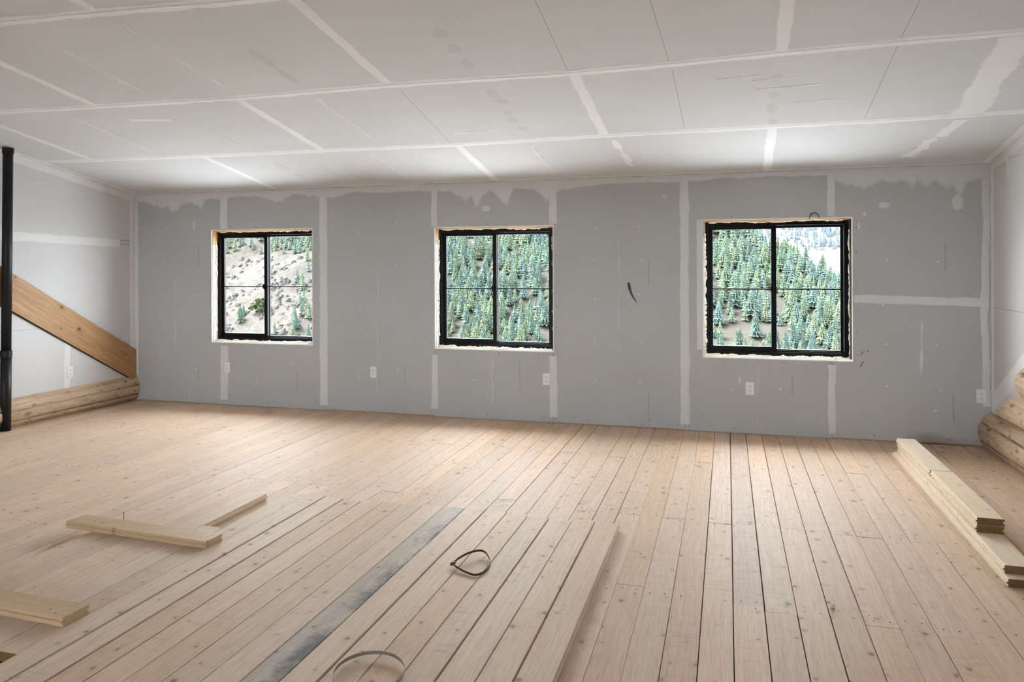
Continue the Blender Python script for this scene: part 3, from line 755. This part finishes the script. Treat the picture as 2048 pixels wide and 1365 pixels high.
outlet((-5.198, -.0026, .406), 0, 'white wall outlet under the left window, half hidden beside the seam compound')
outlet((-3.462, 0, .415), 0, 'white wall outlet between the left and middle windows')
outlet((-1.655, 0, .413), 0, 'white wall outlet under the middle window near its right corner')
outlet((.188, 0, .402), 0, 'white wall outlet under the right window')
outlet((1.984, -.0024, .414), 0, 'white wall outlet at the right end of the window wall by the corner logs')
outlet((XL + .0026, -.865, .429), PI / 2, 'white wall outlet on the left wall beneath the sloping timber')

# ------------------------------------------------------------------ RAISED LAYER OF LOOSE PLANKS
def tg(w=0.130, t=0.038, tongue=0.007):
    """tongue-and-groove section, groove on the left, tongue on the right"""
    return [(-w / 2, 0), (-w / 2, .0125), (-w / 2 + .008, .014), (-w / 2 + .008, .023), (-w / 2, .0245), (-w / 2, t - .002), (-w / 2 + .002, t),
            (w / 2 - .002, t), (w / 2, t - .002), (w / 2, .0235), (w / 2 + tongue, .0225), (w / 2 + tongue, .0155), (w / 2, .0145), (w / 2, 0)]


ORD = ['first', 'second', 'third', 'fourth', 'fifth', 'sixth', 'seventh', 'eighth', 'ninth', 'tenth', 'eleventh', 'twelfth', 'thirteenth', 'fourteenth', 'fifteenth', 'sixteenth', 'seventeenth', 'eighteenth', 'nineteenth', 'twentieth', 'twenty-first']
FAR = {0: -2.700, 1: -2.69, 2: -2.728, 3: -2.72, 4: -2.706, 5: -2.68, 6: -2.633, 7: -2.68, 8: -2.69, 9: -2.70, 10: -2.70, 11: -2.69, 12: -2.72, 13: -2.70, 14: -2.683, 15: -2.695, 16: -3.352, 17: -2.745, 18: -3.44, 19: -3.46, 20: -3.60}
GAPR = {3: .006, 4: .0025, 1: .006, 6: .006, 5: .003, 14: .007, 13: .006, 12: .005, 17: .0}
SPECIAL = {0: 'loose pale plank at the right edge of the raised layer, its bare edge showing', 6: 'pale loose plank right of the grey-stained one, far end standing proud',
           7: 'grey-stained loose plank with black streaks, left of the steel hoop', 14: 'loose plank in the raised layer with a broken far corner, right of the open slot',
           16: 'short-ended loose plank whose far end stops by the crosswise plank', 17: 'loose plank left of the open slot, rounded tongue edge showing'}
for i in range(21):
    xr = -0.592 - 0.1325 * i; wdt = 0.132 - GAPR.get(i, .0018); xc = xr - 0.1325 + 0.132 - wdt / 2 - GAPR.get(i, .0018) * 0.0
    xc = xr - GAPR.get(i, .0018) - wdt / 2
    y0, y1 = FAR[i], (-5.7 if i < 15 else -4.722 - .004 * i + .06)
    if i >= 15: y1 = -4.722
    yc = (y0 + y1) / 2
    mb = MB(); sec = tg(wdt, 0.038, 0.007 if GAPR.get(i, .0018) > .004 or i in (0, 17) else 0.0)
    if GAPR.get(i, 0) > .004: sec = tg(wdt - .004, 0.038, .004)
    mb.extrude(sec, y1 - yc, y0 - yc)
    o = mb.build('loose_plank', M['stained'] if i == 7 else M['loose'], None, (xc, yc, 0.0008 + R.uniform(0, .0015) + (0.002 if i in (6, 14) else 0)), (0, 0, R.uniform(-.0008, .0008)))
    if i >= 15:
        e = MB(); e.add([(x, y1 - yc - .0006, z) for x, z in sec], [tuple(range(len(sec)))]); e.build('sawn_end', M['cut'], o)
    lab = SPECIAL.get(i, 'pale loose floor plank, %s from the right edge of the raised layer' % ORD[i])
    tag(o, lab, 'plank', 'loose planks laid on the floor')

# ------------------------------------------------------------------ CROSSWISE PLANKS
def xplank(a, b, w_, z, label, holes, nail):
    A, B = Vector(a), Vector(b); L = (B - A).length; an = math.atan2(B.y - A.y, B.x - A.x); c = (A + B) / 2
    root = tag(empty('offcut_plank', (c.x, c.y, z), (0, 0, an)), label, 'plank')
    # board runs along local x: section in (y, z)
    sec = [(-p, q) for p, q in tg(w_, .037, .006)]
    n = len(sec); mb = MB()
    mb.add([(-L / 2, y, q) for y, q in sec] + [(L / 2, y, q) for y, q in sec], [(i, (i + 1) % n, n + (i + 1) % n, n + i) for i in range(n)] + [tuple(range(n - 1, -1, -1)), tuple(range(n, 2 * n))])
    mb.f = [f[::-1] for f in mb.f]
    mb.build('board', M['cross'], root)
    h = MB()
    for (x, y) in holes: h.cyl((x, y, .0366), .0042, .0010, 'z', 8)
    tag(h.build('nail_hole', M['nail'], root), kind='stuff')
    if nail:
        nn = MB(); nn.cyl((nail[0], nail[1], .030), .0017, .052, 'z', 8).cyl((nail[0], nail[1], .081), .0045, .002, 'z', 10); nn.build('nail', M['nail'], root)
    return root


xplank((-3.552, -3.530), (-2.590, -3.583), .122, .0404, 'tan offcut plank lying crosswise with a nail sticking up from its far edge', [(.42, -.03), (.44, .0), (.45, .03), (-.33, -.01)], (-.19, .055))
xplank((-3.62, -4.405), (-2.590, -4.447), .125, .0404, 'tan offcut plank lying crosswise, cut off by the left edge of the picture', [(.40, -.02), (.45, -.04)], None)

# ------------------------------------------------------------------ STACK OF BOARDS AT THE RIGHT
ST = [('lowest board of the stack at the right, its front end nearest the camera', 1.300, -.52, -2.955, .0004), ('second lowest board of the right-hand stack, front end beside the lowest', 1.318, -.56, -2.890, .0390),
      ('middle board of the right-hand stack, directly under the top pieces', 1.322, -.56, -2.440, .0776), ('top front board of the right-hand stack, butted to a second piece', 1.329, -1.500, -2.432, .1162), ('top rear board of the right-hand stack, nearest the window wall', 1.318, -.57, -1.494, .1166)]
for j, (lab, xc, ya, yb, z) in enumerate(ST):
    yc = (ya + yb) / 2; mb = MB(); sec = tg(.128, .0378, .007)
    mb.extrude([(-x, q) for x, q in sec][::-1], yb - yc, ya - yc)
    root = tag(empty('stacked_board', (xc, yc, z), (0, 0, [.006, -.004, .002, .0, .012][j])), lab, 'board', 'boards stacked at the right')
    mb.build('board', M['fresh'], root)
    n = len(sec); e = MB(); e.add([(-x, yb - yc - .0006, q) for x, q in sec], [tuple(range(n))])
    e.build('sawn_end', M['cut'], root)

# ------------------------------------------------------------------ STRAPS, WIRE, CHIP
def ribbon(pts, wid, thick, closed=True):
    """flat band standing on edge along a closed path"""
    N = len(pts); b = MB(); vs = []
    for i in range(N):
        a = Vector(pts[i - 1]); c = Vector(pts[(i + 1) % N]); t = (c - a); t.z = 0; t.normalize(); nn = Vector((-t.y, t.x, 0)) * thick / 2; p = Vector(pts[i]); up = Vector((0, 0, wid))
        vs += [p - nn, p + nn, p + nn + up, p - nn + up]
    fs = [(4 * i + k, 4 * i + (k + 1) % 4, 4 * ((i + 1) % N) + (k + 1) % 4, 4 * ((i + 1) % N) + k) for i in range(N) for k in range(4)]
    return b.add(vs, fs)


def smooth_loop(pts, sub=8):
    P = [Vector(p) for p in pts]; N = len(P); out = []
    for i in range(N):
        p0, p1, p2, p3 = P[i - 1], P[i], P[(i + 1) % N], P[(i + 2) % N]
        for k in range(sub):
            t = k / sub
            out.append(0.5 * ((2 * p1) + (-p0 + p2) * t + (2 * p0 - 5 * p1 + 4 * p2 - p3) * t * t + (-p0 + 3 * p1 - 3 * p2 + p3) * t ** 3))
    return out


lp = [(-1.284, -3.517, .050), (-1.261, -3.440, .060), (-1.222, -3.370, .062), (-1.182, -3.345, .056), (-1.140, -3.390, .046), (-1.113, -3.456, .041), (-1.110, -3.540, .041), (-1.141, -3.592, .041), (-1.198, -3.575, .042), (-1.249, -3.545, .046)]
SP = empty('strap_loop', (-1.2, -3.47, 0)); tag(SP, 'teardrop loop of rusty strapping lying on the loose planks', 'strap')
body = [Vector(p) - Vector((-1.2, -3.47, 0)) for p in lp]
cr = []
for i in range(1, len(body)): cr.append(body[i])
path = [body[0]] + [q for q in smooth_loop(body, 6)[4:-4]]
ribbon(path, .011, .0016).build('band', M['rust'], SP)
MB().tube([body[0] + Vector((-.010, -.004, .000)), body[0] + Vector((0.0, 0, .005)), body[0] + Vector((.012, .012, .007))], [.006, .008, .005], 10).build('clasp', M['rust'], SP, smooth=True)

HR, hc = 0.1255, Vector((-1.232, -4.497, 0))
HP = tag(empty('steel_hoop', hc), 'bright steel hoop lying at the bottom edge, on the loose planks', 'hoop')
hp = [(HR * math.cos(2 * PI * k / 72), HR * math.sin(2 * PI * k / 72) * 1.0, .0405 + .010 * (1 + math.sin(2 * PI * k / 72 - .3)) / 2) for k in range(72)]
ribbon(hp, .013, .002).build('band', M['steel'], HP)
MB().box(-.022, .022, -HR - .0035, -HR - .0012, .0405, .0545).build('crimp', M['steel'], HP)

wl = tag(empty('wire_loop', (.72, .02, 1.894)), 'thin dark wire loop poking out above the right window', 'wire')
b = MB(); b.tube([(-.040, -.012, -.01)] + [(.036 * math.cos(a), -.030, .004 + .043 * math.sin(a)) for a in [PI * (1 - k / 12) for k in range(13)]] + [(.042, -.012, -.008)], .0035, 8)
b.build('wire', M['nail'], wl, smooth=True)
wc = empty('wood_chip', (.436, -3.391, 0.0)); tag(wc, 'small pale wood chip caught in the gap between floor boards', 'chip')
b = MB(); r = random.Random(4)
b.add([(0.012 * math.cos(k * PI / 3) * r.uniform(.6, 1.2), 0.018 * math.sin(k * PI / 3) * r.uniform(.6, 1.2), .001) for k in range(6)] + [(0.006 * math.cos(k * PI / 3), 0.008 * math.sin(k * PI / 3), .012 + r.uniform(0, .006)) for k in range(6)],
      [(k, (k + 1) % 6, 6 + (k + 1) % 6, 6 + k) for k in range(6)] + [(6, 7, 8, 9, 10, 11), (5, 4, 3, 2, 1, 0)])
b.build('splinter', M['fresh'], wc)

# ------------------------------------------------------------------ OUTSIDE: valley side with conifers
def ridge(X):
    P = [(-600, 150), (-30, 150), (0, 70), (8, 22), (17, 9), (24, 5), (32, 0), (40, -4), (55, -12), (90, -30), (400, -60)]
    for (a, p), (b_, q) in zip(P, P[1:]):
        if X <= b_: u = max(0, (X - a) / (b_ - a)); return p + (q - p) * u
    return P[-1][1]


def hill(X, Y):
    z = -46 + 0.50 * (Y - 240) + 5.0 * noise.noise(Vector((X / 38, Y / 38, 1))) + 1.8 * noise.noise(Vector((X / 11, Y / 11, 2)))
    if X < -150: z += 1.2 * noise.noise(Vector((X / 4.5, Y / 4.5, 4)))
    rg = ridge(X)
    if z > rg: z = rg - (z - rg) * 0.55
    return z


def hill_mat():
    k = NT('dry_hillside', 0.95, 0.05)
    tc = k.n('ShaderNodeTexCoord').outputs['Object']
    a = k.noise(tc, 0.06, 4); b_ = k.noise(tc, 0.35, 5, 0.7); c_ = k.noise(tc, 1.2, 4, 0.7)
    c = k.mix(k.ramp(a, [(0.35, 0.0), (0.65, 1.0)]), (0.0145, 0.0120, 0.0098), (0.0112, 0.0100, 0.0086))
    c = k.mix(k.ramp(b_, [(0.50, 0.0), (0.60, 1.0)]), c, (0.0070, 0.0068, 0.0063))
    c = k.mix(k.math('MULTIPLY', k.ramp(c_, [(0.50, 0.0), (0.66, 1.0)]), 0.75), c, (0.0065, 0.0075, 0.0048))
    sx = k.n('ShaderNodeSeparateXYZ'); k.l(tc, sx.inputs[0])
    wood_floor = k.ramp(k.math('ADD', k.math('MULTIPLY', sx.outputs[0], 0.02), k.math('ADD', k.math('MULTIPLY', b_, 0.8), 3.0)), [(0.0, 0.0), (1.0, 1.0)])
    c = k.mix(k.math('MULTIPLY', wood_floor, 0.62), c, (0.0080, 0.0078, 0.0058))
    k.base(c); return k.m


HM = hill_mat()
g = MB(); nx, ny = 150, 70
for j in range(ny + 1):
    Y = 236 + j * 2.9
    for i_ in range(nx + 1):
        X = -420 + i_ * 4.0; g.v.append((X, Y, hill(X, Y)))
for j in range(ny):
    for i_ in range(nx): g.f.append((j * (nx + 1) + i_, j * (nx + 1) + i_ + 1, (j + 1) * (nx + 1) + i_ + 1, (j + 1) * (nx + 1) + i_))
tag(g.build('hillside', HM, smooth=True), kind='structure')
# near ground of dry pale grass and gravel around the house, dropping into the valley
b = MB(); P = [(1.0, -3.2), (28, -3.2), (50, -8), (120, -32), (180, -50), (236, -52), (240, -47)]
for (y, z) in P: b.v += [(-900, y, z), (900, y, z)]
for i_ in range(len(P) - 1): b.f.append((2 * i_, 2 * i_ + 1, 2 * i_ + 3, 2 * i_ + 2))
tag(b.build('yard_ground', plain('pale_gravel', (0.23, 0.235, 0.24), 0.95, 0.05)), kind='structure')


tag(MB().add([(-160, -160, -3.2), (160, -160, -3.2), (160, 1, -3.2), (-160, 1, -3.2)], [(0, 1, 2, 3)]).build('unseen_ground', plain('dark_low_bounce_ground', (0.06, 0.063, 0.066), 0.95, 0.05)), kind='structure')  # unseen ground, split off and darkened to cut bounce light into the room


def hill2(X, Y): return -70 + 0.30 * (Y - 560) + 5 * noise.noise(Vector((X / 60, Y / 60, 9)))


g = MB(); nx, ny = 60, 50
for j in range(ny + 1):
    for i_ in range(nx + 1):
        X, Y = -260 + i_ * 12.0, 560 + j * 14.0; g.v.append((X, Y, hill2(X, Y)))
for j in range(ny):
    for i_ in range(nx): g.f.append((j * (nx + 1) + i_, j * (nx + 1) + i_ + 1, (j + 1) * (nx + 1) + i_ + 1, (j + 1) * (nx + 1) + i_))
tag(g.build('far_hillside', plain('far_dry_grass', (0.0194, 0.0180, 0.0158), 0.95, 0.05), smooth=True), kind='structure')


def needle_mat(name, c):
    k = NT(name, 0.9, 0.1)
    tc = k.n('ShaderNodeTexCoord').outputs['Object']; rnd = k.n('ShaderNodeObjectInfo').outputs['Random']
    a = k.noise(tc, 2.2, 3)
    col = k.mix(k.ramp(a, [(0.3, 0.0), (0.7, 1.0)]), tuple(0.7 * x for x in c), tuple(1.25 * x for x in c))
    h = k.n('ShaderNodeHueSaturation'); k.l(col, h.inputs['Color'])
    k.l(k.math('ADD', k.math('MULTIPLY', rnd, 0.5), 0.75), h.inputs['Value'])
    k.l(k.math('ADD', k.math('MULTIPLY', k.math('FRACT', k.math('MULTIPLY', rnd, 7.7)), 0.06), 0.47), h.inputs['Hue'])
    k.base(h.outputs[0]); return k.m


NM = [needle_mat('blue_green_needles', (0.0158, 0.0259, 0.0215)), needle_mat('green_needles', (0.0192, 0.0294, 0.0178)), needle_mat('yellow_green_needles', (0.0210, 0.0290, 0.0165))]  # needle tones lightened to carry haze over the slope
BARK = plain('bark', (0.03, 0.022, 0.016), 0.95, 0.05)


def conifer_geo(seed, h=1.0, rad=0.21, tiers=11, n=11, mb=None, at=(0, 0, 0), sc=1.0):
    r = random.Random(seed); mb = mb or MB(); V = lambda x, y, z: (at[0] + x * sc, at[1] + y * sc, at[2] + z * sc)
    for t in range(tiers):
        u = t / tiers; zt_ = 0.10 + 0.90 * ((u + 1.35 / tiers) if t < tiers - 1 else 1.0); zb = 0.10 + 0.86 * u
        rr = rad * (1 - u) ** 0.85 * r.uniform(0.85, 1.15) + 0.012; a0 = r.uniform(0, 6.28)
        vs = [V(r.uniform(-.006, .006), r.uniform(-.006, .006), min(zt_, 1.0))]
        for k in range(n * 2):
            a = a0 + PI * k / n; q = rr * (r.uniform(0.8, 1.25) if k % 2 == 0 else r.uniform(0.40, 0.6))
            vs.append(V(q * math.cos(a), q * math.sin(a), zb + (-0.022 if k % 2 == 0 else 0.018) + r.uniform(-.012, .012)))
        mb.add(vs, [(0, 1 + k, 1 + (k + 1) % (2 * n)) for k in range(2 * n)])
    mb.add([V(.012, 0, 0), V(-.006, .010, 0), V(-.006, -.010, 0), V(0, 0, .35)], [(0, 1, 3), (1, 2, 3), (2, 0, 3)])
    return mb


TREES = [[conifer_geo(40 + s, 1, rad, ti).mesh('conifer', m) for s, (rad, ti) in enumerate([(.20, 11), (.24, 10), (.17, 12)])] for m in NM]
WED = [(-.790, -.575), (-.408, -.222), (-.036, .160)]       # what each window frames, as x/y from the camera


def dens(X, Y, z):
    q = X / (Y + 6.9)
    if q < -.53:                          # rocky slope seen through the left window
        d = 0.03
        if z > 8.0: d = 0.85
        elif q > -.640 and z < -6: d = 0.55
        elif q > -.615: d = 0.30
        elif z < -22: d = 0.10
        return d * (0.6 + 0.8 * max(0, noise.noise(Vector((X / 14, Y / 14, 5))) + .4))
    d = 0.95
    c = noise.noise(Vector((X / 12, Y / 16, 6)))
    if c < -0.42: d = 0.35
    if q > -.05 and q < .065 and -30 < z < -22: d *= 0.15
    return d


cand = []
r = random.Random(21); Y = 258.0
while Y < 392:
    X = -330.0
    while X < 118:
        x, y = X + r.uniform(-2.1, 2.1), Y + r.uniform(-2.1, 2.1); z = hill(x, y)
        past = z < ridge(x) - 6 and (-46 + .5 * (y - 240)) > ridge(x) + 4
        if not past and r.random() < dens(x, y, z): cand.append((x, y, z, r.uniform(5.5, 10.5) * (0.8 if x < -150 else 1.0), r.random()))
        X += 3.9
    Y += 3.9
inw = []; rest = []
for c in cand:
    q = c[0] / (c[1] + 6.9); el = (c[2] + c[3] - 1.5) / (c[1] + 6.9); elb = (c[2] - 1.5) / (c[1] + 6.9)
    k = next((i for i, (a, b_) in enumerate(WED) if a < q < b_), None)
    if k is not None and el > -.115 and elb < .055: inw.append((c, k))
    else: rest.append(c)
inw.sort(key=lambda e: -e[0][3] / e[0][1])
WHICH = ['left', 'middle', 'right']
TONE = ['blue-green', 'mid-green', 'yellow-green']
for j, (c, k) in enumerate(inw):
    if j >= 297: rest.append(c); continue
    x, y, z, h, u = c
    sp = 2 if u > (0.72 if z < -14 else .88) else (0 if u < 0.5 else 1)
    o = bpy.data.objects.new('conifer', TREES[sp][j % 3]); COL.objects.link(o)
    o.location = (x, y, z - .25); o.rotation_euler = (0, 0, u * 40); wd = 1.15 + 0.6 * ((u * 13) % 1); o.scale = (h * wd, h * wd, h)
    # which pane it shows through, worked out on the plane of the window wall
    px = x / (y + 6.91) * 6.91; pz = 1.5 + (z + h / 2 - 1.5) / (y + 6.91) * 6.91
    a, b_, c_, d_ = WINS[k]
    pane = '%s %s pane of the %s window' % ('upper' if pz > (c_ + d_) / 2 else 'lower', 'left' if px < (a + b_) / 2 else 'right', WHICH[k])
    tag(o, '%s conifer on the slope outside, seen through the %s' % (TONE[sp], pane), 'tree', '%s conifers through the %s' % (TONE[sp], pane))
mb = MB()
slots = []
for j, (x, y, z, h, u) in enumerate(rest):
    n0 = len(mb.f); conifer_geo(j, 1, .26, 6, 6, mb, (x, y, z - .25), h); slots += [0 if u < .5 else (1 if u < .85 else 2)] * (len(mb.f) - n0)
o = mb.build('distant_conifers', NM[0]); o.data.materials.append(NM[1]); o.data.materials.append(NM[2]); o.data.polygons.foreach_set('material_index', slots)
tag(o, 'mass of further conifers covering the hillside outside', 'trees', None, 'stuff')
# far forest above the bare slope
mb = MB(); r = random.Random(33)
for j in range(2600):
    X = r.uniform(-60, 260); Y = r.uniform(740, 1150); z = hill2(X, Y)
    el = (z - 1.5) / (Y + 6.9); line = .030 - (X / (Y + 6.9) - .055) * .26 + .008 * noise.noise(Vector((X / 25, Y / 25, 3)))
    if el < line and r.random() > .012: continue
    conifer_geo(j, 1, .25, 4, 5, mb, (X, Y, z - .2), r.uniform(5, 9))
tag(mb.build('far_forest', needle_mat('far_haze_needles', (0.0182, 0.0265, 0.0292))), 'haze-tinted forest on the far slope above the bare hillside', 'forest', None, 'stuff')  # blue tint in the needles stands in for distance haze
# bright leafy bush low in the left window
bx, by = -206.0, 290.0
bush = tag(empty('leafy_bush', (bx, by, hill(bx, by))), 'bright green leafy bush low in the left window', 'bush')
mb = MB(); r = random.Random(8)
for k in range(420):
    a, e, rr = r.uniform(0, 6.28), r.uniform(-.2, 1.4), r.uniform(.75, 1.05)
    lob = 1 + .25 * noise.noise(Vector((math.cos(a) * 2, math.sin(a) * 2, e * 2)))
    p = Vector((4.2 * rr * lob * math.cos(a) * math.cos(e), 4.2 * rr * lob * math.sin(a) * math.cos(e), 2.6 + 3.6 * rr * lob * math.sin(e)))
    s1 = Vector((r.uniform(-1, 1), r.uniform(-1, 1), r.uniform(-1, 1))) * .75; s2 = Vector((r.uniform(-1, 1), r.uniform(-1, 1), r.uniform(-1, 1))) * .75
    mb.add([p - s1, p + s2, p + s1, p - s2], [(0, 1, 2, 3)])
mb.build('foliage', needle_mat('bright_leaves', (0.0128, 0.0194, 0.0062)), bush)
b = MB(); b.tube([(0, 0, -.5), (.1, 0, 1.5), (.3, .1, 4)], [.25, .2, .08], 8); b.build('stem', BARK, bush)
# rock outcrops on the left slope
mb = MB(); r = random.Random(17)
for k in range(1100):
    X = r.uniform(-275, -165); Y = r.uniform(262, 345); z = hill(X, Y)
    if noise.noise(Vector((X / 16, Y / 16, 8))) < -0.08: continue
    s = r.uniform(.3, 1.6); vs = []
    for a in range(6): vs.append((X + s * math.cos(a * 1.047) * r.uniform(.7, 1.4), Y + s * math.sin(a * 1.047) * r.uniform(.7, 1.2), z - .4))
    for a in range(6): vs.append((X + s * .6 * math.cos(a * 1.047) * r.uniform(.6, 1.3), Y + .3 + s * .6 * math.sin(a * 1.047), z + s * r.uniform(.35, .8)))
    mb.add(vs, [(a, (a + 1) % 6, 6 + (a + 1) % 6, 6 + a) for a in range(6)] + [(6, 7, 8, 9, 10, 11)])
tag(mb.build('rock_outcrop', plain('grey_rock', (0.0095, 0.0091, 0.0087), 0.95, 0.05)), 'grey rocks scattered over the slope beyond the left window', 'rocks', None, 'stuff')
